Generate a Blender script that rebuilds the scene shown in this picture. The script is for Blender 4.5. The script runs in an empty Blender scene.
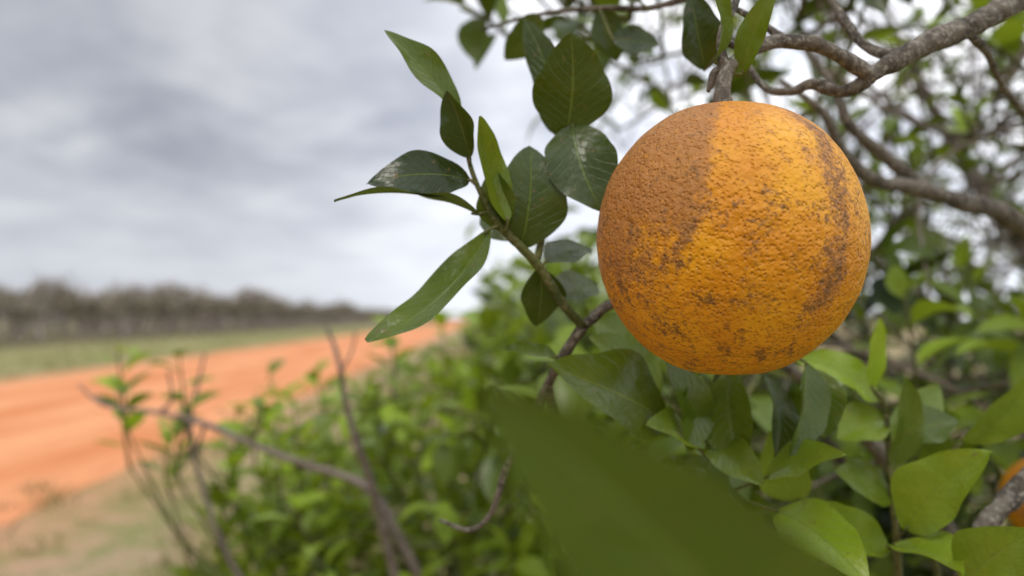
import bpy, math, random
import numpy as np
from mathutils import Vector, noise, Matrix

random.seed(11)
R = random.Random(11)
scene = bpy.context.scene
scene.view_settings.view_transform = 'Standard'
scene.view_settings.look = 'None'
scene.view_settings.exposure = 0

# ------------------------------------------------------------------ camera
EYE = Vector((0, 0, 1.1))
PITCH = math.radians(2.32)
K = 36.0/26.0/1024.0
FW = Vector((0, math.cos(PITCH), math.sin(PITCH)))
UP = Vector((0, -math.sin(PITCH), math.cos(PITCH)))
def S(a, b, d):
    """survey measurement (bearing, elevation, distance) -> world metres"""
    return EYE + FW*d + Vector((1, 0, 0))*((a-512)*K*d) + UP*((288-b)*K*d)

cd = bpy.data.cameras.new("camera")
cam = bpy.data.objects.new("camera", cd)
scene.collection.objects.link(cam)
cam.location = EYE
cam.rotation_euler = (math.radians(90)+PITCH, 0, 0)
cd.sensor_width = 36; cd.lens = 26
cd.clip_start = 0.01; cd.clip_end = 5000
cd.dof.use_dof = True
cd.dof.focus_distance = 0.230
cd.dof.aperture_fstop = 6.0
scene.camera = cam

# ------------------------------------------------------------------ node helpers
def newmat(name):
    m = bpy.data.materials.new(name); m.use_nodes = True
    nt = m.node_tree; nt.nodes.clear()
    return m, nt, nt.nodes, nt.links
def mathn(nt, op, a, b=None, c=None, clamp=False):
    n = nt.nodes.new('ShaderNodeMath'); n.operation = op; n.use_clamp = clamp
    for i, v in enumerate((a, b, c)):
        if v is None: continue
        if isinstance(v, (int, float)): n.inputs[i].default_value = v
        else: nt.links.new(v, n.inputs[i])
    return n.outputs[0]
def mixc(nt, fac, a, b, mode='MIX'):
    n = nt.nodes.new('ShaderNodeMix'); n.data_type = 'RGBA'; n.blend_type = mode
    for idx, v in ((0, fac), (6, a), (7, b)):
        if isinstance(v, (int, float)): n.inputs[idx].default_value = v
        elif isinstance(v, tuple): n.inputs[idx].default_value = (*v, 1)
        else: nt.links.new(v, n.inputs[idx])
    return n.outputs[2]
def noisen(nt, vec, scale, detail=4, rough=0.55, dist=0):
    n = nt.nodes.new('ShaderNodeTexNoise')
    n.inputs['Scale'].default_value = scale; n.inputs['Detail'].default_value = detail
    n.inputs['Roughness'].default_value = rough; n.inputs['Distortion'].default_value = dist
    if vec is not None: nt.links.new(vec, n.inputs['Vector'])
    return n.outputs['Fac']
def mapr(nt, v, a, b, c=0.0, d=1.0, smooth=True):
    n = nt.nodes.new('ShaderNodeMapRange')
    if smooth: n.interpolation_type = 'SMOOTHSTEP'
    nt.links.new(v, n.inputs[0])
    for i, x in enumerate((a, b, c, d)): n.inputs[i+1].default_value = x
    return n.outputs[0]

# ------------------------------------------------------------------ world
w = bpy.data.worlds.new("World"); scene.world = w; w.use_nodes = True
nt = w.node_tree; N = nt.nodes; L = nt.links; N.clear()
SUN_EL, SUN_AZ = math.radians(56), math.radians(205)
sky = N.new('ShaderNodeTexSky'); sky.sky_type = 'NISHITA'; sky.sun_disc = False
sky.sun_elevation = SUN_EL; sky.sun_rotation = SUN_AZ
tc = N.new('ShaderNodeTexCoord'); sp = N.new('ShaderNodeSeparateXYZ'); L.new(tc.outputs['Generated'], sp.inputs[0])
zz = mathn(nt, 'ADD', mathn(nt, 'MAXIMUM', sp.outputs[2], 0.0), 0.20)
cx = mathn(nt, 'DIVIDE', sp.outputs[0], zz); cy = mathn(nt, 'DIVIDE', sp.outputs[1], zz)
cb = N.new('ShaderNodeCombineXYZ'); L.new(cx, cb.inputs[0]); L.new(cy, cb.inputs[1]); cb.inputs[2].default_value = 8.3
n1 = noisen(nt, cb.outputs[0], 0.95, 3, 0.5, 0.3)
n2 = noisen(nt, cb.outputs[0], 2.4, 4, 0.55, 0.2)
nn = mathn(nt, 'ADD', mathn(nt, 'MULTIPLY', n1, 0.45), mathn(nt, 'MULTIPLY', n2, 0.55))
cr = N.new('ShaderNodeValToRGB'); L.new(nn, cr.inputs[0])
e = cr.color_ramp.elements
e[0].position = 0.36; e[0].color = (0.40, 0.42, 0.49, 1)
e[1].position = 0.61; e[1].color = (0.88, 0.885, 0.91, 1)
m_ = cr.color_ramp.elements.new(0.48); m_.color = (0.59, 0.61, 0.67, 1)
hz = mapr(nt, sp.outputs[2], 0.0, 0.24, 0.9, 0.0)
c2 = mixc(nt, hz, cr.outputs[0], (0.72, 0.75, 0.82))
# the cloud deck is darker high up in the left part of the sky
dk = mathn(nt, 'MULTIPLY', mapr(nt, sp.outputs[2], 0.12, 0.36, 0.0, 1.0), mapr(nt, sp.outputs[0], -0.5, 0.0, 1.0, 0.0))
c2 = mixc(nt, mathn(nt, 'MULTIPLY', dk, 0.45), c2, (0.36, 0.38, 0.45))
az = mapr(nt, sp.outputs[0], -0.45, 0.30, 0.93, 1.85)
zg = mapr(nt, sp.outputs[2], 0.35, 0.8, 1.0, 1.7)
mul = mathn(nt, 'MULTIPLY', az, zg)
bg1 = N.new('ShaderNodeBackground'); L.new(sky.outputs[0], bg1.inputs[0]); bg1.inputs[1].default_value = 0.1
bg2 = N.new('ShaderNodeBackground'); L.new(c2, bg2.inputs[0]); L.new(mul, bg2.inputs[1])
mx = N.new('ShaderNodeMixShader'); mx.inputs[0].default_value = 0.95
L.new(bg1.outputs[0], mx.inputs[1]); L.new(bg2.outputs[0], mx.inputs[2])
wo = N.new('ShaderNodeOutputWorld'); L.new(mx.outputs[0], wo.inputs[0])

ld = bpy.data.lights.new("sun", 'SUN'); ld.energy = 1.4; ld.angle = math.radians(18); ld.color = (1, 0.94, 0.84)
sun = bpy.data.objects.new("sun", ld); scene.collection.objects.link(sun)
sd = Vector((math.sin(SUN_AZ)*math.cos(SUN_EL), math.cos(SUN_AZ)*math.cos(SUN_EL), math.sin(SUN_EL)))
sun.rotation_euler = (-sd).to_track_quat('-Z', 'Y').to_euler()

# ------------------------------------------------------------------ materials
def leaf_material(name, dark, young, trans=0.28, rough=0.25, simple=False):
    m, nt, N, L = newmat(name)
    at = N.new('ShaderNodeAttribute'); at.attribute_name = 'tint'
    sp = N.new('ShaderNodeSeparateXYZ'); L.new(at.outputs['Vector'], sp.inputs[0])
    uv = N.new('ShaderNodeUVMap'); su = N.new('ShaderNodeSeparateXYZ'); L.new(uv.outputs[0], su.inputs[0])
    geo = N.new('ShaderNodeNewGeometry'); tc = N.new('ShaderNodeTexCoord')
    col = mixc(nt, sp.outputs[0], dark, young)
    if not simple:
        ns = noisen(nt, tc.outputs['Object'], 60, 3, 0.6)
        ns2 = noisen(nt, tc.outputs['Object'], 350, 2, 0.6)
        yel = mathn(nt, 'MULTIPLY', mapr(nt, ns, 0.38, 0.80, 0, 0.5), mathn(nt, 'ADD', sp.outputs[0], 0.10))
        col = mixc(nt, yel, col, (0.27, 0.28, 0.02))
    br = mathn(nt, 'ADD', mathn(nt, 'MULTIPLY', sp.outputs[1], 1.0), 0.45)
    bc = N.new('ShaderNodeCombineXYZ')
    for i in range(3): L.new(br, bc.inputs[i])
    col = mixc(nt, 1.0, col, bc.outputs[0], 'MULTIPLY')
    p = N.new('ShaderNodeBsdfPrincipled')
    if not simple:
        du = mathn(nt, 'ABSOLUTE', mathn(nt, 'SUBTRACT', su.outputs[0], 0.5))
        mid = mapr(nt, du, 0.006, 0.024, 1, 0)
        ph = mathn(nt, 'MULTIPLY', mathn(nt, 'SUBTRACT', su.outputs[1], mathn(nt, 'MULTIPLY', du, 0.55)), 62)
        ph = mathn(nt, 'ADD', ph, mathn(nt, 'MULTIPLY', ns, 8.0))
        vein = mapr(nt, mathn(nt, 'SINE', ph), 0.84, 1.0, 0, 1)
        vall = mathn(nt, 'MAXIMUM', mathn(nt, 'MULTIPLY', mid, 0.42), mathn(nt, 'MULTIPLY', vein, 0.07))
        col = mixc(nt, vall, col, (0.20, 0.27, 0.05))
        sp3 = mapr(nt, ns2, 0.66, 0.72, 0, 0.6)
        col = mixc(nt, sp3, col, (0.14, 0.09, 0.03))
        colb = mixc(nt, 0.35, col, (0.14, 0.18, 0.07))
        col = mixc(nt, geo.outputs['Backfacing'], col, colb)
        rr = mathn(nt, 'ADD', mathn(nt, 'MULTIPLY', ns, 0.3), rough-0.12)
        L.new(mathn(nt, 'ADD', rr, mathn(nt, 'MULTIPLY', geo.outputs['Backfacing'], 0.25)), p.inputs['Roughness'])
        hb = mathn(nt, 'ADD', mathn(nt, 'MULTIPLY', mathn(nt, 'MAXIMUM', mid, mathn(nt, 'MULTIPLY', vein, 0.5)), -0.8), mathn(nt, 'MULTIPLY', ns2, 0.45))
        hb = mathn(nt, 'ADD', hb, mathn(nt, 'MULTIPLY', ns, 3.5))
        b = N.new('ShaderNodeBump'); b.inputs['Strength'].default_value = 0.5; b.inputs['Distance'].default_value = 0.0008
        L.new(hb, b.inputs['Height']); L.new(b.outputs[0], p.inputs['Normal'])
    else:
        p.inputs['Roughness'].default_value = rough+.1
    L.new(col, p.inputs['Base Color'])
    p.inputs['Specular IOR Level'].default_value = 0.38
    t = N.new('ShaderNodeBsdfTranslucent')
    tcx = mixc(nt, 0.45, col, (0.34, 0.42, 0.02)); L.new(tcx, t.inputs['Color'])
    mx = N.new('ShaderNodeMixShader')
    tf = mathn(nt, 'ADD', mathn(nt, 'MULTIPLY', sp.outputs[0], 0.34), trans-0.18)
    L.new(tf, mx.inputs[0])
    L.new(p.outputs[0], mx.inputs[1]); L.new(t.outputs[0], mx.inputs[2])
    o = N.new('ShaderNodeOutputMaterial'); L.new(mx.outputs[0], o.inputs[0])
    return m
MAT_LEAF = leaf_material("citrus_leaf", (0.012, 0.027, 0.0035), (0.25, 0.37, 0.020))
MAT_LEAF2 = leaf_material("citrus_leaf_crown", (0.016, 0.036, 0.005), (0.29, 0.41, 0.025), simple=True)
MAT_DRY = leaf_material("orchard_leaf", (0.14, 0.13, 0.07), (0.24, 0.21, 0.12), trans=0.2, rough=0.6, simple=True)
MAT_GRASS = leaf_material("grass_blade", (0.15, 0.16, 0.05), (0.42, 0.33, 0.18), trans=0.25, rough=0.6, simple=True)

def bark_material(name, c1, c2, c3):
    m, nt, N, L = newmat(name)
    tc = N.new('ShaderNodeTexCoord')
    a = noisen(nt, tc.outputs['Object'], 60, 5, 0.7, 0.6)
    b_ = noisen(nt, tc.outputs['Object'], 420, 4, 0.7)
    col = mixc(nt, mapr(nt, a, 0.38, 0.60), c1, c2)
    col = mixc(nt, mapr(nt, b_, 0.48, 0.66, 0, 0.8), col, c3)
    p = N.new('ShaderNodeBsdfPrincipled'); L.new(col, p.inputs['Base Color']); p.inputs['Roughness'].default_value = 0.85
    p.inputs['Specular IOR Level'].default_value = 0.25
    h = mathn(nt, 'ADD', mathn(nt, 'MULTIPLY', a, 0.8), mathn(nt, 'MULTIPLY', b_, 0.4))
    b = N.new('ShaderNodeBump'); b.inputs['Strength'].default_value = 1.0; b.inputs['Distance'].default_value = 0.003
    L.new(h, b.inputs['Height']); L.new(b.outputs[0], p.inputs['Normal'])
    o = N.new('ShaderNodeOutputMaterial'); L.new(p.outputs[0], o.inputs[0])
    return m
MAT_BARK = bark_material("citrus_bark", (0.05, 0.042, 0.032), (0.15, 0.128, 0.10), (0.32, 0.29, 0.24))
MAT_TWIG = bark_material("green_twig", (0.06, 0.075, 0.02), (0.12, 0.13, 0.035), (0.20, 0.17, 0.09))
MAT_DEAD = bark_material("bare_twig", (0.12, 0.09, 0.075), (0.22, 0.18, 0.15), (0.3, 0.26, 0.22))
m, nt, N, L = newmat("orchard_bark")
tc = N.new('ShaderNodeTexCoord'); p = N.new('ShaderNodeBsdfPrincipled'); p.inputs['Roughness'].default_value = .9
c_ = mixc(nt, noisen(nt, tc.outputs['Object'], 3, 2), (0.25, 0.20, 0.16), (0.40, 0.35, 0.305))
L.new(c_, p.inputs['Base Color'])
o = N.new('ShaderNodeOutputMaterial'); L.new(p.outputs[0], o.inputs[0]); MAT_FARB = m

# ------------------------------------------------------------------ mesh accumulators
class Acc:
    def __init__(s): s.v = []; s.f = []; s.uv = []; s.t = []
    def build(s, name, mat, parent=None, loc=None):
        me = bpy.data.meshes.new(name)
        me.from_pydata(s.v, [], s.f)
        me.polygons.foreach_set('use_smooth', [True]*len(me.polygons))
        if s.uv:
            ul = me.uv_layers.new(name='UVMap')
            idx = np.empty(len(me.loops), dtype=np.int32); me.loops.foreach_get('vertex_index', idx)
            ul.data.foreach_set('uv', np.array(s.uv, dtype=np.float32)[idx].ravel())
            ca = me.attributes.new('tint', 'FLOAT_VECTOR', 'POINT')
            ca.data.foreach_set('vector', np.array(s.t, dtype=np.float32).ravel())
        me.materials.append(mat); me.update()
        ob = bpy.data.objects.new(name, me); scene.collection.objects.link(ob)
        if parent: ob.parent = parent
        return ob

def catmull(P, n):
    out = []
    P = [Vector(p) for p in P]
    Q = [P[0]*2-P[1]] + P + [P[-1]*2-P[-2]]
    for i in range(1, len(Q)-2):
        for k in range(n):
            t = k/n; a, b, c, d = Q[i-1:i+3]
            out.append(0.5*((2*b)+(c-a)*t+(2*a-5*b+4*c-d)*t*t+(3*b-a-3*c+d)*t**3))
    out.append(P[-1]); return out
def tube(acc, P, rad, seg=8, sub=5, rough=0.0):
    pts = catmull(P, sub) if sub > 1 else [Vector(p) for p in P]
    m = len(pts)
    if isinstance(rad, (int, float)): rad = [rad]*len(P)
    rr = []
    for i in range(m):
        q = i/(m-1)*(len(rad)-1); a = min(int(q), len(rad)-2) if len(rad) > 1 else 0
        rr.append(rad[a]+(rad[a+1]-rad[a])*(q-a))
    tan = (pts[1]-pts[0]).normalized()
    nrm = tan.orthogonal().normalized()
    base = len(acc.v)
    for i, p in enumerate(pts):
        tn = (pts[min(i+1, m-1)]-pts[max(i-1, 0)])
        if tn.length < 1e-9: tn = tan
        tn.normalize()
        nrm = (nrm - tn*nrm.dot(tn))
        if nrm.length < 1e-6: nrm = tn.orthogonal()
        nrm.normalize(); bi = tn.cross(nrm); tan = tn
        for j in range(seg):
            a = 2*math.pi*j/seg
            r = rr[i]
            d = nrm*math.cos(a)+bi*math.sin(a)
            if rough:
                q = (p+d*r)
                r *= 1 + rough*(noise.noise(q*70)*1.2 + noise.noise(q*260)*0.7)
            acc.v.append(tuple(p+d*r))
    for i in range(m-1):
        for j in range(seg):
            a = base+i*seg+j; b = base+i*seg+(j+1) % seg
            acc.f.append((a, b, b+seg, a+seg))
    acc.f.append(tuple(base+j for j in range(seg))[::-1])
    acc.f.append(tuple(base+(m-1)*seg+j for j in range(seg)))

def leaf(acc, base, tip, width, normal, tint=0.2, fold=0.25, bend=0.06, nu=1, nv=5, wave=0.0, bri=None, droop=0.0):
    base = Vector(base); ax = Vector(tip)-base; Ln = ax.length
    if Ln < 1e-6: return
    a = ax/Ln; s = a.cross(Vector(normal))
    if s.length < 1e-5: s = a.orthogonal()
    s.normalize(); n = s.cross(a)
    b0 = len(acc.v); ph = R.random()*6; bri = R.random() if bri is None else bri
    tv = (tint, bri, R.random()); lat = R.uniform(-.08, .08) if wave else 0
    for i in range(nv+1):
        t = i/nv
        pr = max(math.sin(math.pi*t**0.9), 0)**0.78 * (1-0.12*t) + 0.03
        if i == nv: pr = 0.02
        hw = width*0.5*pr
        c = base + ax*t + n*(bend*Ln*4*t*(1-t)) - n*(droop*Ln*t*t) + s*(lat*Ln*math.sin(math.pi*t))
        for j in range(-nu, nu+1):
            q = j/nu
            x = hw*q
            z = fold*abs(q)**1.3*hw
            if wave: z += wave*Ln*(q*q)*math.sin(t*11+ph+(1.7 if q > 0 else 0))*pr + wave*0.9*Ln*q*math.sin(t*4+ph)
            if wave: x *= 1 + 0.06*math.sin(t*9+ph*3*(1 if q > 0 else 2)) + .015*math.sin(t*23+ph)
            acc.v.append(tuple(c + s*x + n*z)); acc.uv.append((q*0.5+0.5, t)); acc.t.append(tv)
    wd = 2*nu+1
    for i in range(nv):
        for j in range(2*nu):
            k = b0+i*wd+j
            acc.f.append((k, k+1, k+1+wd, k+wd))

def rv(s=1.0):
    while True:
        v = Vector((R.uniform(-1, 1), R.uniform(-1, 1), R.uniform(-1, 1)))
        if 0.01 < v.length < 1: return v.normalized()*s

def spray(LA, TA, base, d, length, n=8, ll=0.065, tint=(0, 0.5), nv=5, keep=None, rad=0.0018, nu=1):
    d = Vector(d).normalized(); side = d.orthogonal().normalized()
    b = Vector(base); mid = b + d*length*0.5 + rv(length*0.1); end = b + d*length + Vector((0, 0, length*0.12)) + rv(length*0.1)
    if keep and not (keep(b) and keep(end)): return
    tube(TA, [b, mid, end], [rad*1.3, rad, rad*0.5], seg=5, sub=3)
    ang = R.random()*6.28
    bt = R.uniform(*tint)
    for i in range(n):
        t = 0.15+0.85*(i+0.5)/n
        p = b.lerp(mid, t*2) if t < 0.5 else mid.lerp(end, t*2-1)
        ang += 2.4
        out = Matrix.Rotation(ang, 3, d) @ side
        dl = (out*0.85 + d*0.55 + Vector((0, 0, R.uniform(-0.45, 0.25)))).normalized()
        l = ll*R.uniform(0.65, 1.15)
        p2 = p + dl*l
        if keep and not (keep(p) and keep(p2)): continue
        nr = (Vector((0, 0, 1))+d*0.4 + rv(0.55)).normalized()
        leaf(LA, p+dl*0.004, p2, l*R.uniform(0.42, 0.52), nr, tint=min(1, max(0, bt+R.uniform(-0.15, 0.2))),
             fold=R.uniform(0.15, 0.6), bend=R.uniform(-0.02, 0.1), nu=nu, nv=nv, droop=R.uniform(0, 0.15))

def empty(name, loc=(0, 0, 0)):
    o = bpy.data.objects.new(name, None); scene.collection.objects.link(o); o.location = loc
    o.empty_display_size = 0.2
    return o

# ------------------------------------------------------------------ ORANGE
OC = S(727, 239.5, 0.25)
def orange_material():
    m, nt, N, L = newmat("orange_peel")
    tc = N.new('ShaderNodeTexCoord'); at = N.new('ShaderNodeAttribute'); at.attribute_name = 'marks'
    sp = N.new('ShaderNodeSeparateXYZ'); L.new(at.outputs['Vector'], sp.inputs[0])
    O = tc.outputs['Object']
    big = noisen(nt, O, 34, 4, 0.6)
    col = mixc(nt, mapr(nt, big, 0.35, 0.68), (0.60, 0.225, 0.002), (0.73, 0.335, 0.004))
    f1 = noisen(nt, O, 480, 5, 0.8); f2 = noisen(nt, O, 900, 3, 0.7); f3 = noisen(nt, O, 150, 6, 0.75)
    vo = N.new('ShaderNodeTexVoronoi'); vo.feature = 'SMOOTH_F1'; vo.inputs['Scale'].default_value = 720
    vo.inputs['Smoothness'].default_value = 0.3; vo.inputs['Randomness'].default_value = 1.0; L.new(O, vo.inputs['Vector'])
    pore = mapr(nt, vo.outputs['Distance'], 0.05, 0.50, 0, 1)
    inv = mathn(nt, 'SUBTRACT', 1.0, pore)
    col = mixc(nt, mathn(nt, 'MULTIPLY', inv, 0.30), col, (0.42, 0.11, 0.002))
    br = mathn(nt, 'ADD', mathn(nt, 'MULTIPLY', f1, 0.5), mathn(nt, 'MULTIPLY', f3, 0.5))
    v = mathn(nt, 'ADD', mathn(nt, 'SUBTRACT', sp.outputs[0], 0.5), mathn(nt, 'MULTIPLY', mathn(nt, 'SUBTRACT', br, 0.5), 5.0))
    rus = mapr(nt, v, -0.30, 0.50, 0, 0.88)
    rc = mixc(nt, mapr(nt, f3, 0.35, 0.65), (0.25, 0.10, 0.022), (0.42, 0.18, 0.045))
    rc = mixc(nt, mathn(nt, 'MULTIPLY', inv, 0.35), rc, (0.48, 0.16, 0.01))
    col = mixc(nt, rus, col, rc)
    v2 = mathn(nt, 'ADD', mathn(nt, 'SUBTRACT', sp.outputs[1], 0.5), mathn(nt, 'MULTIPLY', mathn(nt, 'SUBTRACT', br, 0.5), 5.5))
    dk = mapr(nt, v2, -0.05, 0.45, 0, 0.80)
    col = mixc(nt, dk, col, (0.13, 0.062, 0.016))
    fr = mapr(nt, mathn(nt, 'ADD', mathn(nt, 'MULTIPLY', f2, 0.5), mathn(nt, 'MULTIPLY', f3, 0.5)), 0.53, 0.62, 0, 0.65)
    col = mixc(nt, fr, col, (0.28, 0.115, 0.015))
    p = N.new('ShaderNodeBsdfPrincipled'); L.new(col, p.inputs['Base Color'])
    L.new(mathn(nt, 'ADD', mathn(nt, 'MULTIPLY', rus, 0.15), 0.42), p.inputs['Roughness'])
    p.inputs['Specular IOR Level'].default_value = 0.34
    h = mathn(nt, 'ADD', mathn(nt, 'MULTIPLY', pore, 0.9), mathn(nt, 'MULTIPLY', f1, 0.6))
    h = mathn(nt, 'ADD', h, mathn(nt, 'MULTIPLY', noisen(nt, O, 360, 2, .5), 2.6))
    b = N.new('ShaderNodeBump'); b.inputs['Strength'].default_value = 0.9; b.inputs['Distance'].default_value = 0.0005
    L.new(h, b.inputs['Height']); L.new(b.outputs[0], p.inputs['Normal'])
    o = N.new('ShaderNodeOutputMaterial'); L.new(p.outputs[0], o.inputs[0])
    return m
MAT_ORANGE = orange_material()
def sst(x, a, b):
    t = max(0, min(1, (x-a)/(b-a))); return t*t*(3-2*t)
def make_orange(name, c, rx, rz, face, nu=360, nv=220):
    face = Vector(face).normalized(); right = face.cross(Vector((0, 0, 1))).normalized()*-1
    vs = []; fs = []; mk = []
    for i in range(nv+1):
        th = math.pi*i/nv
        for j in range(nu):
            ph = 2*math.pi*j/nu
            d = Vector((math.sin(th)*math.cos(ph), math.sin(th)*math.sin(ph), math.cos(th)))
            r = 1 + 0.014*noise.noise(d*1.6+Vector((3, 1, 2))) + 0.005*noise.noise(d*6)
            top = math.exp(-((1-d.z)/0.03)) * 0.05
            bot = math.exp(-((1+d.z)/0.02)) * 0.02
            q = d*r*(1-top-bot)
            vs.append((q.x*rx, q.y*rx, q.z*rz*(1-0.008*d.z*d.z)))
            lon = math.degrees(math.atan2(d.dot(right), d.dot(face)))
            lat = d.z
            w1 = noise.noise(d*4+Vector((9, 2, 4)))*9 + noise.noise(d*11)*5
            w2 = noise.noise(d*2.2)*0.35
            a = (1-sst(lon+w1*0.4+(0.25-lat)*18*(1 if lat < 0.25 else 0), -12, 1)) * sst(lon, -150, -95)
            a *= 0.30+0.70*sst(lat+w2, -0.55, 0.25)
            b = math.exp(-((lon-47-w1*0.45-6*lat)/9.5)**2)*sst(lat+w2*0.3, -0.85, -0.35)
            u = 0.15+0.45*sst(noise.noise(d*3.1+Vector((0, 5, 1))), -0.1, 0.5)
            r0 = max(a*1.15, b*1.0, u*0.5)
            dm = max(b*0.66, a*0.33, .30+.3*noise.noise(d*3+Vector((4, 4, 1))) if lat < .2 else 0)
            for (s_, t_, rr_, am) in ((-0.17, -0.40, 0.10, .85), (-0.10, -0.46, .06, .85), (-0.38, -0.62, 0.16, .68), (0.20, -0.82, 0.08, .7), (-0.03, -0.78, .10, .66), (0.60, 0.05, .2, .45), (-0.6, -0.05, 0.25, .48), (-.75, -.35, .24, .6), (0.62, -.35, .14, .65), (-.3, -.25, .22, .48), (-.85, .1, .12, .52)):
                if d.dot(face) > 0:
                    dd = ((d.dot(right)-s_)**2+(lat-t_)**2)/(rr_*rr_)
                    dm = max(dm, am*math.exp(-dd))
            mk.append((r0, dm, 0))
    for i in range(nv):
        for j in range(nu):
            a = i*nu+j; b = i*nu+(j+1) % nu
            fs.append((a, a+nu, b+nu, b))
    me = bpy.data.meshes.new(name); me.from_pydata(vs, [], fs)
    me.polygons.foreach_set('use_smooth', [True]*len(me.polygons))
    at = me.attributes.new('marks', 'FLOAT_VECTOR', 'POINT'); at.data.foreach_set('vector', np.array(mk, dtype=np.float32).ravel())
    me.materials.append(MAT_ORANGE)
    ob = bpy.data.objects.new(name, me); ob.location = c; scene.collection.objects.link(ob)
    return ob
make_orange("orange", OC, 0.0437, 0.0467, (-0.29, -0.96, 0))
O2 = S(1054, 500, 0.55)
make_orange("orange.001", O2, 0.034, 0.033, (0.5, -0.8, 0), 120, 80)

# ------------------------------------------------------------------ MAIN CITRUS TREE
tree = empty("citrus_tree")
BR = Acc(); TW = Acc(); LF = Acc(); HL = Acc(); DT = Acc()
TR = Vector((1.5, 1.35, 0))
def limb(P, rad, **k):
    tube(BR, P, rad, seg=k.get('seg', 10), sub=k.get('sub', 7), rough=k.get('rough', 0.26))
    return catmull(P, 5)
def px(d, n): return n*K*d
skel = []
limb([TR+Vector((0, 0, -0.05)), TR+Vector((-.02, -.03, .25)), TR+Vector((-.06, -.08, .5))], [0.085, 0.06, 0.05], seg=14)
fork = TR+Vector((-.06, -.08, .48))
skel += limb([fork, (1.2, 1.0, 0.85), (0.9, 0.75, 1.12), (0.58, 0.52, 1.27), S(1200, -90, .37), S(1030, -6, .30), S(985, 18, .29), S(930, 43, .285), S(888, 64, .28), S(862, 82, .28)],
     [0.04, 0.03, 0.022, 0.014, 0.007, px(.3, 12.5), px(.29, 11.5), px(.285, 10.5), px(.28, 10), px(.28, 7)], seg=16, sub=12)[:20]
limb([S(868, 80, .28), S(842, 92, .283), S(812, 84, .288), S(790, 92, .29), S(765, 88, .30), S(745, 60, .31)], [px(.28, 8), px(.28, 7), px(.28, 5.5), px(.28, 5), px(.28, 4), px(.28, 3)])
pole = OC+Vector((0, 0, 0.0440))
limb([S(874, 78, .28), S(846, 60, .277), S(820, 46, .272), S(795, 42, .27), S(768, 43, .267), S(745, 54, .262), S(728, 70, .256), pole+Vector((-.001, 0, .006)), pole],
     [px(.28, 9), px(.27, 8.5), px(.27, 7.5), px(.27, 6.5), px(.27, 6.5), px(.26, 6.5), px(.25, 6.5), px(.25, 7), px(.25, 10)], seg=12)
limb([S(727, 78, .257), S(722, 55, .258), S(722, 30, .262), S(735, 5, .268), S(750, -40, .28)], [px(.25, 7), px(.25, 5.5), px(.25, 4), px(.25, 4), px(.25, 3)])
limb([S(735, 64, .262), S(716, 72, .262), S(711, 84, .262), S(708, 92, .262)], [px(.25, 5), px(.25, 5), px(.25, 4), px(.25, 2)])
limb([S(726, 40, .26), S(735, 46, .258), S(742, 40, .257)], [px(.25, 4), px(.25, 4), px(.25, 3)])
limb([S(905, 56, .285), S(872, 50, .29), S(850, 28, .30), S(826, -12, .315), S(815, -60, .33)], [px(.28, 7), px(.28, 5), px(.3, 4.5), px(.3, 4), px(.3, 3)])
limb([S(960, 28, .288), S(985, 50, .31), S(1005, 90, .34), S(1040, 130, .37)], [px(.28, 6), px(.28, 4), px(.3, 3.5), px(.3, 3)])
limb([S(790, 44, .27), S(760, 22, .28), S(742, 12, .285), S(700, -12, .30)], [px(.27, 5), px(.27, 4), px(.27, 3), px(.27, 3)])
skel += limb([fork, (1.2, 1.05, 0.8), (0.85, 0.78, 0.98), (0.5, 0.58, 1.08), S(1024, 228, .47), S(962, 203, .44), S(912, 187, .43), S(874, 180, .42), S(842, 150, .41), S(822, 112, .40), S(780, 80, .40)],
     [0.035, 0.026, 0.018, 0.011, px(.46, 10), px(.44, 9), px(.43, 8), px(.42, 7), px(.41, 5.5), px(.4, 4), px(.4, 3)])[:20]
limb([S(930, 192, .435), S(890, 160, .43), S(850, 125, .42), S(835, 90, .42), S(800, 40, .43)], [px(.43, 7), px(.43, 6.5), px(.43, 5.5), px(.4, 4), px(.4, 3)])
skel += limb([fork, (1.15, 1.0, 0.62), (0.8, 0.75, 0.75), (0.45, 0.62, 0.85), S(850, 420, .47), S(760, 350, .40), S(680, 318, .35), S(620, 303, .30), S(583, 326, .285)],
     [0.035, 0.026, 0.018, 0.010, px(.47, 7), px(.4, 6), px(.35, 5.5), px(.3, 5), px(.285, 5)])[:22]
skel += limb([fork, (1.1, 1.1, 0.55), (0.6, 0.95, 0.5), (0.2, 0.9, 0.5), (-0.15, 0.95, 0.58)], [0.035, 0.025, 0.016, 0.009, 0.004])
skel += limb([fork, (1.3, 1.6, 1.0), (1.1, 1.8, 1.5), (0.9, 1.8, 1.9)], [0.04, 0.03, 0.018, 0.007])
skel += limb([fork, (1.4, 1.0, 0.95), (1.3, 0.8, 1.4), (1.0, 0.7, 1.8)], [0.04, 0.028, 0.016, 0.007])
skel += limb([fork, (1.0, 1.5, 1.0), (0.6, 1.6, 1.4), (0.35, 1.4, 1.75)], [0.03, 0.016, 0.010, 0.005])
skel += limb([fork, (1.1, 1.4, 0.75), (0.7, 1.4, 1.0), (0.4, 1.3, 1.2), (.25, 1.2, 1.35)], [0.03, 0.014, 0.010, 0.007, .004])
skel += limb([fork, (1.6, 1.5, 0.9), (1.8, 1.6, 1.3)], [0.035, 0.02, 0.008])
skel += limb([fork, (1.0, 1.7, 0.5), (0.4, 1.8, 0.6), (0.0, 1.9, 0.8)], [0.03, 0.018, 0.010, 0.004])
limb([(0.5, 0.62, 0.70), S(1120, 560, .42), S(1050, 478, .33), S(1012, 498, .315), S(985, 530, .31), S(966, 575, .31), S(945, 640, .32)],
     [0.012, 0.008, px(.33, 9), px(.31, 10), px(.31, 11), px(.31, 10), px(.31, 8)], seg=12, sub=10)
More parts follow.
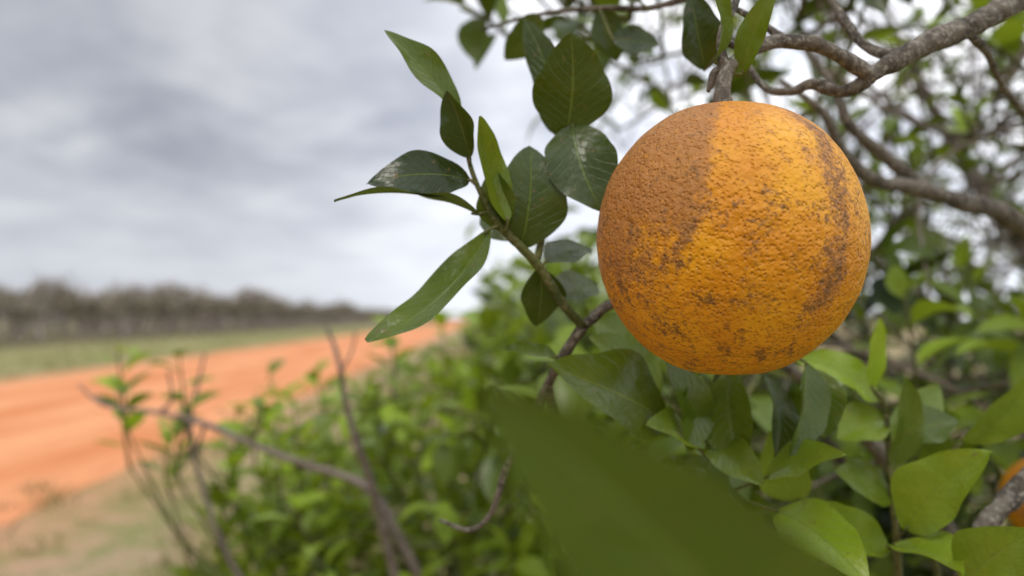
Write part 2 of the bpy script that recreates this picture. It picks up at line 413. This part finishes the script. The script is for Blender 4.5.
tube(BR, [S(1110, 430, .58), S(1080, 445, .56), O2+Vector((0, 0, .032))], [.003, .003, .003], seg=7)

# left shoot
shoot = [S(583, 326, .285), S(562, 303, .28), S(540, 268, .277), S(520, 246, .274), S(500, 226, .271), S(484, 200, .27), S(471, 168, .27), S(463, 128, .27)]
tube(TW, shoot, [px(.28, x) for x in (5.5, 5, 4.6, 4.2, 3.8, 3, 2.4, 1.4)], seg=10, sub=6, rough=0.12)
tube(TW, [S(536, 264, .277), S(550, 205, .288), S(564, 155, .292), S(573, 126, .288)], [px(.28, x) for x in (3.5, 3, 2.6, 2)], seg=8, rough=0.1)
tube(BR, [S(583, 326, .285), S(566, 352, .29), S(548, 385, .30), S(524, 438, .31), S(505, 472, .32), S(492, 512, .33), S(470, 530, .34), S(440, 520, .36)], [px(.3, x) for x in (6, 5.5, 5, 4.5, 4, 3.4, 3, 2)], seg=8, rough=0.15)
tube(BR, [S(548, 385, .30), S(556, 420, .33), S(590, 500, .40), S(640, 640, .5)], [px(.3, x) for x in (5, 5, 5, 5)], seg=8, rough=0.15)

def H(b, t, wpx, nr, tint, fold=0.25, bend=0.05, wave=0.028, bri=0.5, droop=0.0, stem=None):
    B = S(*b); T = S(*t)
    leaf(HL, B, T, px((b[2]+t[2])/2, wpx), nr, tint, fold+R.uniform(-.1, .15), bend+R.uniform(-.04, .05), nu=6, nv=28, wave=wave, bri=bri, droop=droop)
    if stem: tube(TW, [S(*stem), B, B.lerp(T, 0.05)], [px(.27, 1.8), px(.27, 1.6), px(.27, 1.2)], seg=6, sub=3)
H((461, 119, .27), (384, 30, .262), 36, (0.5, -0.8, 0.35), .25, fold=.35, stem=(464, 130, .27))
H((470, 158, .268), (447, 90, .26), 38, (-.5, -.8, .2), .05, fold=.5, stem=(470, 168, .27))
H((470, 180, .27), (367, 182, .255), 50, (0.05, -.90, .30), .04, fold=.15, bend=.10, stem=(475, 184, .27), bri=.2, droop=.04, wave=.03)
H((478, 214, .27), (334, 201, .25), 46, (0, .02, 1), .12, fold=.3, bend=.05, stem=(488, 212, .27))
H((490, 229, .268), (366, 341, .25), 58, (-.45, -.75, .5), .20, fold=.3, bend=-.05, stem=(500, 226, .27), bri=.7, wave=.02)
H((508, 222, .268), (480, 116, .255), 38, (.55, -.8, .1), .45, fold=.5, bend=-.1, stem=(505, 232, .27), bri=.6)
H((503, 232, .275), (494, 168, .27), 40, (-.3, -1, -.1), .2, stem=(500, 228, .271))
H((520, 250, .278), (530, 146, .28), 76, (.1, -1, -.2), .10, fold=.2, stem=(520, 246, .274), bri=.5)
H((566, 136, .286), (571, 33, .272), 80, (.05, -1, -.2), .12, fold=.12, bend=.03, stem=(573, 128, .288), bri=.4, wave=.03)
H((572, 125, .284), (602, 212, .27), 74, (.1, -1, -.35), .09, fold=.18, bend=.04, stem=(573, 126, .288), bri=.4, wave=.03)
H((556, 135, .30), (524, 18, .31), 40, (-.4, -.9, -.2), .08, stem=(570, 132, .29), bri=.4)
H((540, 268, .28), (537, 326, .29), 46, (.3, -.9, .0), .10, stem=(538, 262, .277))
H((545, 262, .28), (592, 250, .30), 40, (.1, -.6, .6), .12, stem=(540, 268, .277))
H((556, 298, .29), (598, 285, .31), 46, (.1, -.6, .5), .2, stem=(560, 300, .28))
H((515, 240, .285), (488, 205, .30), 34, (-.2, -.9, .2), .15, stem=(518, 246, .274))
H((548, 215, .288), (528, 175, .31), 40, (-.2, -1, .0), .12, stem=(549, 215, .288))
# top
H((705, 70, .30), (690, -8, .29), 50, (.2, -1, -.1), .06, bri=.3, stem=(722, 50, .258))
H((715, 62, .257), (707, -25, .25), 26, (.6, -.8, 0), .36, fold=.6, stem=(722, 66, .258))
H((741, 74, .258), (778, -16, .245), 30, (-.5, -.9, .1), .36, fold=.4, stem=(732, 74, .257))
H((612, 38, .33), (660, 44, .33), 32, (0, -.8, .2), .05, bri=.3, stem=(600, 10, .34))
H((640, 2, .33), (612, -40, .33), 40, (0, -1, 0), .1, stem=(650, 10, .33))
H((600, 8, .345), (618, 60, .35), 34, (0, -1, 0), .1, stem=(602, 8, .345))
H((540, 14, .36), (505, 60, .37), 34, (0.3, -1, 0), .15, stem=(540, 14, .36))
limb([S(745, -30, .29), S(700, -8, .31), S(650, 8, .335), S(600, 8, .345), S(540, 14, .36), S(480, 30, .38)], [px(.3, x) for x in (4.5, 4, 3.5, 3, 2.5, 1.5)])
# under the fruit
H((562, 363, .295), (505, 349, .285), 30, (0, -.55, .85), .20, stem=(575, 340, .288), bri=.9)
H((664, 420, .30), (547, 366, .275), 94, (.1, -.75, .55), .17, fold=.3, bend=.05, stem=(700, 436, .305), bri=.8, wave=.035)
H((660, 395, .33), (588, 338, .32), 60, (.2, -.7, .6), .35, stem=(690, 420, .32), bri=.8)
H((640, 350, .34), (592, 318, .34), 50, (.2, -.8, .5), .3, stem=(660, 330, .34), bri=.6)
H((705, 440, .30), (663, 352, .295), 46, (.4, -.8, .3), .3, stem=(712, 450, .305))
H((700, 372, .31), (688, 452, .285), 46, (.5, -.9, .1), .35, stem=(712, 366, .315), bri=.6)
H((728, 372, .305), (742, 474, .285), 56, (-.6, -.8, .0), .22, fold=.5, stem=(722, 362, .31), bri=.8)
H((762, 374, .31), (776, 458, .295), 44, (.5, -.9, -.1), .10, fold=.4, stem=(740, 362, .31))
H((805, 362, .30), (790, 456, .285), 52, (.5, -.8, .1), .18, fold=.5, stem=(780, 350, .31), bri=.7)
H((812, 368, .31), (825, 438, .30), 42, (-.2, -1, .0), .15, stem=(790, 350, .31), bri=.9)
H((700, 450, .30), (646, 425, .28), 48, (.2, -.6, .8), .55, stem=(710, 460, .305), bri=.9)
H((714, 440, .30), (764, 486, .27), 44, (-.2, -.8, .6), .35, stem=(712, 438, .305), bri=.8)
H((712, 455, .31), (690, 530, .29), 50, (-.2, -.9, .4), .3, stem=(712, 452, .305))
H((765, 478, .29), (848, 456, .27), 46, (0, -.6, .8), .48, stem=(735, 490, .305), bri=.8)
H((778, 512, .30), (868, 584, .26), 68, (-.3, -.6, .8), .60, stem=(740, 500, .31), bri=.9)
H((800, 500, .33), (770, 430, .32), 50, (-.3, -.8, .3), .5, stem=(740, 520, .31), bri=.7)
H((890, 548, .31), (806, 505, .30), 50, (0, -.8, .6), .45, stem=(896, 560, .33), bri=.6)
H((893, 545, .31), (962, 575, .27), 60, (0, -.7, .7), .5, stem=(896, 550, .33), bri=.8)
H((905, 530, .31), (992, 452, .285), 66, (-.5, -.7, .5), .5, fold=.5, stem=(896, 540, .33), bri=.75, wave=.045)
H((965, 585, .28), (1035, 530, .26), 66, (-.2, -.8, .6), .42, stem=(950, 620, .31), bri=.7)
H((892, 470, .335), (905, 376, .33), 42, (.3, -1, .1), .25, stem=(892, 480, .335))
H((905, 440, .34), (958, 420, .34), 46, (0, -.7, .8), .2, stem=(890, 450, .335))
H((962, 442, .34), (1032, 372, .325), 46, (.3, -.8, .3), .4, stem=(930, 470, .35), bri=.8)
H((872, 388, .335), (880, 318, .33), 30, (.4, -1, 0), .75, stem=(886, 410, .335), bri=.9)
H((880, 400, .34), (796, 358, .34), 48, (0, -.8, .6), .7, stem=(886, 410, .335), bri=.9, wave=.04)
H((886, 420, .34), (838, 440, .33), 46, (0, -.8, .6), .5, stem=(888, 430, .335), bri=.7)
H((895, 500, .335), (935, 490, .32), 46, (0, -.8, .6), .35, stem=(894, 505, .335), bri=.7)
H((893, 500, .335), (835, 470, .33), 48, (.2, -.8, .6), .3, stem=(894, 505, .335), bri=.6)
H((890, 460, .34), (940, 385, .36), 44, (-.2, -.9, .3), .35, stem=(890, 465, .335), bri=.7)
tube(TW, [S(760, 640, .36), S(735, 540, .32), S(718, 480, .31), S(708, 430, .31), S(722, 365, .31), S(760, 335, .33), S(800, 345, .39)], [px(.31, x) for x in (5, 4, 3.5, 3, 3, 3, 4)], seg=8, rough=.1)
tube(TW, [S(900, 660, .40), S(898, 560, .345), S(893, 500, .335), S(888, 440, .335), S(885, 405, .335), S(872, 388, .335)], [px(.33, x) for x in (5, 4, 3.5, 3, 2.5, 2)], seg=8, rough=.1)
tube(TW, [S(960, 700, .42), S(935, 560, .36), S(928, 480, .35), S(962, 442, .34)], [px(.33, x) for x in (5, 4, 3, 2)], seg=8, rough=.1)
skel += [S(760, 640, .36)+Vector((0, .08, -.05)), S(900, 660, .40)+Vector((0, .05, -.05))]
for a, b in ((S(760, 640, .36), Vector((0.45, 0.78, 0.70))), (S(900, 660, .40), Vector((0.45, 0.78, 0.70))), (S(960, 700, .42), Vector((0.5, 0.68, 0.74))), (S(640, 640, .5), Vector((0.2, 0.9, 0.50)))):
    tube(BR, [a, a.lerp(b, .5)+Vector((0, 0, -.03)), b], [.0025, .004, .007], seg=7)
# leaf of the near lower shoot
leaf(HL, S(860, 800, .086), S(484, 384, .068), 0.0238, (-.3, -.95, .15), .14, fold=.2, bend=.03, nu=6, nv=26, wave=.008, bri=.8)
tube(TW, [S(860, 800, .086), S(940, 860, .1), S(1250, 1000, .2), S(1300, 800, .4), Vector((0.5, 0.66, 0.74))], [.0009, .001, .002, .003, .005], seg=7)

# ---- crown filling shoots
def in_crown(p):
    x, y, z = p
    if y < 0.40 and x < 0.42: return False
    if (p-EYE).length < 0.44: return False
    h = z-1.1
    if x < 0.0+.02*y and h < .03*y and (p-EYE).length < 0.85: return False
    if h > 0.03*y:
        xb = 0.045+0.10*y + 0.05*math.sin(z*9+y*5)
        if h > 0.55*y: xb -= 0.5*(h-0.55*y)
    else:
        xb = -0.03*y - 0.95*(0.0*y-h) + 0.14*noise.noise(Vector((z*4, y*3, 2)))
        xb = max(xb, -0.55)
    return x > xb
sites = []
def add_sites(n, xr, yr, zr, tint, nl=9, ll=.066, gap=-.12):
    c = 0; tries = 0
    while c < n and tries < n*60:
        tries += 1
        p = Vector((R.uniform(*xr), R.uniform(*yr), R.uniform(*zr)))
        if not in_crown(p): continue
        q = Vector(((p.x-1.0)/1.7, (p.y-1.25)/1.3, (p.z-1.0)/1.15))
        if q.length > 1.0: continue
        if noise.noise(p*3.0+Vector((5, 1, 8))) < gap: continue
        sites.append((p, tint, nl, ll)); c += 1
add_sites(150, (-.1, 1.6), (.45, 2.4), (1.20, 2.15), (0.0, .5), nl=6, gap=.02)
add_sites(70, (0.1, 1.1), (.45, 1.4), (1.12, 1.45), (0.1, .8), nl=6, ll=.048)
add_sites(80, (0.2, 1.6), (.8, 2.4), (1.05, 1.3), (0.1, .8), nl=9, ll=.06, gap=-.5)
add_sites(380, (-.5, 1.7), (.48, 2.4), (.35, 1.12), (0.0, .8))
add_sites(200, (0.05, .9), (.48, 1.3), (.5, 1.10), (0.2, 1.0), nl=9, ll=.06, gap=-.5)
add_sites(430, (-.6, .40), (.84, 1.8), (.35, 1.08), (0.65, 1.0), nl=11, ll=.052, gap=-.22)
for (a, b, d) in ((455, -10, .55), (490, 20, .6), (520, 45, .62), (560, -5, .5), (600, 20, .55), (640, 60, .6), (480, -30, .5), (540, 0, .7), (630, 20, .5), (660, 90, .7), (590, 60, .8), (500, 5, .8), (620, 130, .9), (800, 20, .5), (850, 10, .5), (660, 5, .6)):
    sites.append((S(a, b, d), (0, .3), 6, .055))
cen = Vector((1.1, 1.3, .8))
sites.sort(key=lambda s: (s[0]-cen).length)
arr = np.array([tuple(p) for p in skel], dtype=np.float64)
KEEP = lambda v: (v-EYE).length > 0.42 and (v.y > .38 or v.x > .42) and not (v.x < .0 and v.z < 1.12 and v.y < .78) and not (v.x < -.075*v.y and v.z > 1.04 and v.z < 1.1+.22*v.y) and not (v.x < -.18*v.y and v.z > 1.0)
for p, tint, nl, ll in sites:
    pv = np.array(p)
    dd = np.linalg.norm(arr-pv, axis=1)
    k = int(np.argmin(dd)); q = Vector(arr[k]); dist = dd[k]
    if dist > 0.01:
        mid = q.lerp(p, .5)+rv(dist*0.12)
        r0 = 0.0015+0.005*min(dist, .6)
        if KEEP(q) and KEEP(mid):
            tube(BR if r0 > .002 else TW, [q, mid, p], [r0, r0*.8, .0016], seg=6, sub=3)
        arr = np.vstack([arr, np.array(mid), np.array(q.lerp(mid, .5)), np.array(mid.lerp(p, .5)), pv])
    out = (p-cen); out.normalize()
    d = (out*0.7 + Vector((0, 0, .35)) + rv(.7)).normalized()
    spray(LF, TW, p, d, R.uniform(.07, .18), n=nl, ll=ll, tint=tint, keep=KEEP)
# bare grey twigs tangled through the crown
cand = [Vector(a) for a in arr if a[1] > .5 and a[2] > .95 and a[0] > .15+.1*a[1] and a[0] < a[1]*.8+.1]
for _ in range(min(380, len(cand)*3)):
    a = R.choice(cand); P = [a]; d = rv()
    for k in range(4):
        d = (d+rv(.55)+Vector((0, 0, .12))).normalized(); P.append(P[-1]+d*R.uniform(.05, .13))
    if all(KEEP(q) and in_crown(q) for q in P):
        tube(DT, P, [.0030, .0025, .002, .0015, .0008], seg=5, sub=3)

# bare dead twigs, lower left
def dead(P, r):
    tube(DT, [S(*p) for p in P], [px(P[0][2], x) for x in r], seg=6, sub=5, rough=.15)
dead([(95, 396, .85), (118, 408, .85), (160, 413, .84), (205, 424, .83), (250, 443, .82), (300, 463, .81), (340, 475, .80), (372, 492, .80), (395, 530, .80), (430, 600, .82), (470, 700, .86)], (1.2, 2, 2.5, 3, 3.5, 4, 4.5, 5, 5.5, 6, 7))
dead([(118, 408, .85), (98, 402, .85), (78, 384, .86)], (1.8, 1.5, 1))
dead([(160, 413, .84), (172, 398, .83), (168, 370, .82)], (2, 1.5, 1))
dead([(205, 424, .83), (196, 450, .85), (182, 470, .86)], (2, 1.5, 1))
dead([(250, 443, .82), (262, 420, .80), (256, 395, .8)], (2, 1.5, 1))
dead([(324, 322, .72), (334, 345, .72), (341, 372, .72), (346, 405, .73), (358, 445, .74), (372, 485, .76), (384, 530, .78), (400, 600, .8)], (1.6, 2.4, 3, 3.6, 4.5, 5, 5.5, 6))
dead([(341, 372, .72), (352, 350, .73), (356, 330, .73)], (1.8, 1.3, 1))
dead([(205, 352, .95), (200, 375, .95), (194, 400, .95), (190, 425, .95), (198, 470, .95), (230, 560, .95), (300, 660, .95)], (1, 1.5, 2, 2.4, 2.6, 3, 4))
for (a, b, d, n) in ((128, 432, .95, 6), (130, 468, .95, 6), (178, 478, .95, 7), (188, 440, .95, 5), (172, 500, 1.0, 7), (240, 520, 1.0, 10), (225, 555, 1.0, 11), (280, 500, 1.0, 11), (265, 560, 1.0, 12), (320, 540, 1.0, 11), (255, 470, 1.1, 10), (235, 490, 1.1, 10), (300, 470, 1.1, 10), (340, 500, 1.1, 10), (392, 400, 1.1, 8), (360, 450, 1.2, 9), (440, 390, 1.2, 9), (275, 440, 1.2, 8), (300, 520, 1.1, 11), (215, 575, 1.05, 11), (250, 590, 1.0, 11), (310, 580, 1.0, 11), (345, 560, .95, 11), (270, 530, 1.15, 11), (330, 440, 1.25, 8), (410, 440, 1.1, 10), (420, 480, 1.0, 10), (450, 430, 1.2, 10)):
    b0 = S(a, b, d)
    src = Vector((b0.x*.75+.02+R.uniform(-.05, .05), b0.y+R.uniform(-.05, .15), b0.z-.28))
    tube(TW, [Vector((src.x+.05, src.y+.05, 0)), src, src.lerp(b0, .5)+Vector((R.uniform(-.03, .03), 0, 0)), b0], [.003, .0025, .002, .0015], seg=5, sub=3)
    spray(LF, TW, b0, (R.uniform(-.3, .2), R.uniform(-.3, .3), 1), .10, n=n, ll=.05, tint=(.65, 1))
    if b < 520 and a > 210:
        spray(LF, TW, src.lerp(b0, .5), (R.uniform(-.5, .5), R.uniform(-.3, .3), 1), .10, n=n, ll=.05, tint=(.5, 1))

BR.build("branches", MAT_BARK, tree); TW.build("green_twigs", MAT_TWIG, tree)
DT.build("dead_twigs", MAT_DEAD, tree)
LF.build("crown_leaves", MAT_LEAF2, tree); HL.build("near_leaves", MAT_LEAF, tree)
print("leaf faces", len(LF.f), "sites", len(sites))

# ------------------------------------------------------------------ neighbouring citrus trees along the row
def small_tree_meshes(seed):
    global R
    keepR = R; R = random.Random(seed)
    B = Acc(); Lq = Acc()
    tube(B, [(0, 0, -.05), (.02, 0, .3), (0, .03, .6)], [.09, .07, .06], seg=8)
    nodes = [Vector((0, .03, .6))]
    pts = []
    while len(pts) < 190:
        p = Vector((R.uniform(-1.15, 1.15), R.uniform(-1.3, 1.3), R.uniform(.15, 2.0)))
        q = Vector((p.x/1.1, p.y/1.3, (p.z-.95)/1.0))
        if .35 < q.length < 1+.25*noise.noise(p*1.7+Vector((seed, 0, 0))): pts.append(p)
    pts.sort(key=lambda p: (p-nodes[0]).length)
    for p in pts:
        q = min(nodes, key=lambda a: (a-p).length_squared)
        mid = q.lerp(p, .5)+rv(.04); r = .006+.02*max(0, 1-(p-nodes[0]).length)
        tube(B, [q, mid, p], [r, r*.8, .003], seg=5, sub=2); nodes += [mid, p]
        spray(Lq, B, p, (p-Vector((0, 0, .7))).normalized()+rv(.5), .2, n=14, ll=.085, tint=(0.4, 1), nv=3)
    R = keepR
    return B, Lq
variants = []
for sd_ in (3, 8):
    B, Lq = small_tree_meshes(sd_); variants.append((B, Lq))
for i, yy in enumerate((4.1, 6.7, 9.2, 11.8, 14.5, 17.2, 20, 23, 26, 29.5, 33, 37, 42, 48)):
    e_ = empty("citrus_tree.%03d" % (i+1), (0.95-0.043*yy+R.uniform(-.12, .12), yy, 0))
    s_ = R.uniform(.86, 1.05); e_.scale = (s_*1.02, s_, s_*R.uniform(.82, .95)); e_.rotation_euler = (0, 0, R.choice((0, math.pi))+R.uniform(-.3, .3))
    if i < 2:
        B, Lq = variants[i]
        o1 = B.build("branches.%03d" % (i+1), MAT_FARB, e_); o2 = Lq.build("crown_leaves.%03d" % (i+1), MAT_LEAF2, e_)
        variants[i] = (o1.data, o2.data)
    else:
        for nm, me in zip(("branches", "crown_leaves"), variants[i % 2]):
            o = bpy.data.objects.new(nm+".%03d" % (i+1), me); scene.collection.objects.link(o); o.parent = e_

# ------------------------------------------------------------------ distant orchard rows
orch = empty("distant_orchard_trees")
ovar = []
for sd_ in range(4):
    R2 = random.Random(50+sd_); B = Acc(); Lq = Acc()
    def grow(p, d, l, r, lev):
        q = p+d*l
        m_ = p.lerp(q, .5)+Vector((R2.uniform(-1, 1), R2.uniform(-1, 1), R2.uniform(-.5, .5)))*l*.12
        tube(B, [p, m_, q], [r, r*.8, r*.5], seg=3 if lev > 1 else 5, sub=1)
        if lev >= 3 and q.z < 1.1 and R2.random() < .7:
            a = p.lerp(q, R2.random()); dv = Vector((R2.uniform(-1, 1), R2.uniform(-1, 1), R2.uniform(-.6, .6))).normalized()
            leaf(Lq, a, a+dv*.12, .07, (0, 0, 1), tint=R2.random(), nu=1, nv=2)
        if lev < 5:
            for _ in range((3 if lev < 3 else 2) if lev else 6):
                nd = (d*(.8 if lev else .4)+Vector((R2.uniform(-1, 1), R2.uniform(-1, 1), R2.uniform(-.1, 1.1)))*.75).normalized()
                if q.z+nd.z*l*.7 < .15: nd.z = abs(nd.z)
                grow(q.lerp(p, R2.uniform(0, .3)), nd, l*R2.uniform(.7, .95), max(r*.5, .009), lev+1)
    grow(Vector((0, 0, -.05)), Vector((0, 0, 1)), .36, .07, 0)
    mzz = max(v[2] for v in B.v); k_ = 3.1/mzz
    B.v = [tuple(c*k_ for c in v) for v in B.v]; Lq.v = [tuple(c*k_ for c in v) for v in Lq.v]
    ovar.append((B, Lq))
oms = []
cnt = 0
for row, lat in enumerate((-19.4, -24, -29, -35)):
    y = 12+row
    while y < 300:
        v = cnt % 4
        loc = Vector((lat-0.043*y+R.uniform(-.4, .4), y, 0))
        sc = R.uniform(.75, 1.18)
        if R.random() < .08: sc *= 1.25
        if len(oms) <= v:
            B, Lq = ovar[v]
            a = B.build("orchard_branches", MAT_FARB, orch); b = Lq.build("orchard_foliage", MAT_DRY, orch)
            oms.append((a.data, b.data)); obs = (a, b)
        else:
            obs = []
            for me in oms[v]:
                o = bpy.data.objects.new(me.name, me); scene.collection.objects.link(o); o.parent = orch; obs.append(o)
        rz = R.uniform(0, 6.28)
        for o in obs:
            o.location = loc; o.scale = (sc, sc, sc); o.rotation_euler = (0, 0, rz)
        cnt += 1
        y += R.uniform(1.7, 2.5) if y < 100 else 4

# ------------------------------------------------------------------ ground, road
def lateral(nt, tc):
    sp = nt.nodes.new('ShaderNodeSeparateXYZ'); nt.links.new(tc, sp.inputs[0])
    return mathn(nt, 'ADD', sp.outputs[0], mathn(nt, 'MULTIPLY', sp.outputs[1], 0.043)), sp
m, nt, N, L = newmat("ground_soil_grass")
tc = N.new('ShaderNodeTexCoord'); O = tc.outputs['Object']
lat, spx = lateral(nt, O)
a1 = noisen(nt, O, .55, 5, .6); a2 = noisen(nt, O, 4.5, 6, .7); a3 = noisen(nt, O, 40, 5, .7)
grass = mixc(nt, mapr(nt, a3, .35, .65), (0.14, 0.145, 0.05), (0.32, 0.29, 0.13))
soil = mixc(nt, mapr(nt, a3, .3, .7), (0.28, 0.19, 0.115), (0.46, 0.34, 0.22))
gm = mathn(nt, 'ADD', mathn(nt, 'MULTIPLY', a1, .5), mathn(nt, 'MULTIPLY', a2, .5))
far = mapr(nt, lat, -9.5, -7.5, 0.10, 0.0)
gf = mapr(nt, mathn(nt, 'ADD', gm, far), .45, .56)
col = mixc(nt, gf, soil, grass)
edge = mathn(nt, 'MULTIPLY', mapr(nt, mathn(nt, 'ADD', lat, mathn(nt, 'MULTIPLY', a2, 1.4)), -2.4, -0.9, 1, 0), mapr(nt, lat, -9.0, -8.2, 0, 1))
col = mixc(nt, mathn(nt, 'MULTIPLY', edge, .65), col, (0.58, 0.26, 0.13))
fo = mapr(nt, lat, -18.5, -15.0, 1, 0)
col = mixc(nt, mathn(nt, 'MULTIPLY', fo, .9), col, (0.15, 0.125, 0.075))
p = N.new('ShaderNodeBsdfPrincipled'); L.new(col, p.inputs['Base Color']); p.inputs['Roughness'].default_value = .95
p.inputs['Specular IOR Level'].default_value = .1
b = N.new('ShaderNodeBump'); b.inputs['Strength'].default_value = .8; b.inputs['Distance'].default_value = .03
L.new(mathn(nt, 'ADD', a2, mathn(nt, 'MULTIPLY', a3, .5)), b.inputs['Height']); L.new(b.outputs[0], p.inputs['Normal'])
o = N.new('ShaderNodeOutputMaterial'); L.new(p.outputs[0], o.inputs[0]); MAT_GROUND = m
G = Acc(); s_ = 2500
G.v = [(-s_, -s_, 0), (s_, -s_, 0), (s_, s_, 0), (-s_, s_, 0)]; G.f = [(0, 1, 2, 3)]
G.build("ground", MAT_GROUND)

m, nt, N, L = newmat("dirt_road_clay")
tc = N.new('ShaderNodeTexCoord'); O = tc.outputs['Object']; lat, spx = lateral(nt, O)
mp = N.new('ShaderNodeMapping'); mp.inputs['Scale'].default_value = (1, .12, 1); L.new(O, mp.inputs[0])
s1 = noisen(nt, mp.outputs[0], 1.6, 6, .6); s2 = noisen(nt, O, 6, 6, .7); s3 = noisen(nt, O, 60, 4, .7)
col = mixc(nt, mapr(nt, s1, .35, .65), (0.54, 0.195, 0.075), (0.69, 0.32, 0.155))
col = mixc(nt, mapr(nt, s2, .48, .72, 0, .45), col, (0.44, 0.17, 0.075))
col = mixc(nt, mapr(nt, s3, .55, .75, 0, .4), col, (0.72, 0.41, 0.25))
p = N.new('ShaderNodeBsdfPrincipled'); L.new(col, p.inputs['Base Color']); p.inputs['Roughness'].default_value = .95
p.inputs['Specular IOR Level'].default_value = .1
b = N.new('ShaderNodeBump'); b.inputs['Strength'].default_value = .6; b.inputs['Distance'].default_value = .02
L.new(mathn(nt, 'ADD', s2, mathn(nt, 'MULTIPLY', s1, 1.5)), b.inputs['Height']); L.new(b.outputs[0], p.inputs['Normal'])
o = N.new('ShaderNodeOutputMaterial'); L.new(p.outputs[0], o.inputs[0]); MAT_ROAD = m
Rd = Acc(); ys = []; y = -30
while y < 900:
    ys.append(y); y += .25 if y < 40 else (2 if y < 200 else 12)
for i, y in enumerate(ys):
    for j in range(7):
        u = j/6
        x = -7.9+u*5.35
        if j == 6: x += .35*noise.noise(Vector((y*.5, 0, 0)))+.15*noise.noise(Vector((y*2.4, 3, 0)))
        if j == 0: x += .35*noise.noise(Vector((y*.5, 9, 0)))+.15*noise.noise(Vector((y*2.4, 5, 0)))
        z = .004 + (.03*math.sin(u*math.pi) - .018*math.exp(-((u-.32)/.07)**2) - .018*math.exp(-((u-.68)/.07)**2) if 0 < j < 6 else 0)
        Rd.v.append((x-.043*y, y, z))
for i in range(len(ys)-1):
    for j in range(6):
        k = i*7+j; Rd.f.append((k, k+1, k+8, k+7))
Rd.build("dirt_road", MAT_ROAD)

GR = Acc()
def tuft(x, y, h, n):
    t = R.random()*.9
    for _ in range(n):
        a = R.random()*6.28; r = R.random()*.08; b0 = Vector((x+math.cos(a)*r, y+math.sin(a)*r, -.005))
        d = Vector((math.cos(a)*.6, math.sin(a)*.6, 1)).normalized()*h*R.uniform(.5, 1.1)
        leaf(GR, b0, b0+d, .008+h*.03, (math.cos(a+1.57), math.sin(a+1.57), .3), tint=min(1, t+R.random()*.2), nu=1, nv=2, bend=.08)
c = 0
while c < 1600:
    y = 1.2+R.random()**1.8*26; x = -.043*y + R.uniform(-2.9, 1.8)
    lt = x+.043*y
    if noise.noise(Vector((x*1.3, y*1.0, 0))) < -.05+(.3 if lt < -2.1 else 0): continue
    tuft(x, y, R.uniform(.05, .17)*(1.5 if lt > -1.3 else .8), 9); c += 1
c = 0
while c < 1000:
    y = 8+R.random()**1.4*60; x = -.043*y-R.uniform(8.0, 19)
    if noise.noise(Vector((x*.5, y*.5, 4))) < -.1: continue
    tuft(x, y, R.uniform(.08, .28), 8); c += 1
GR.build("grass", MAT_GRASS)
print("total objs", len(bpy.data.objects))
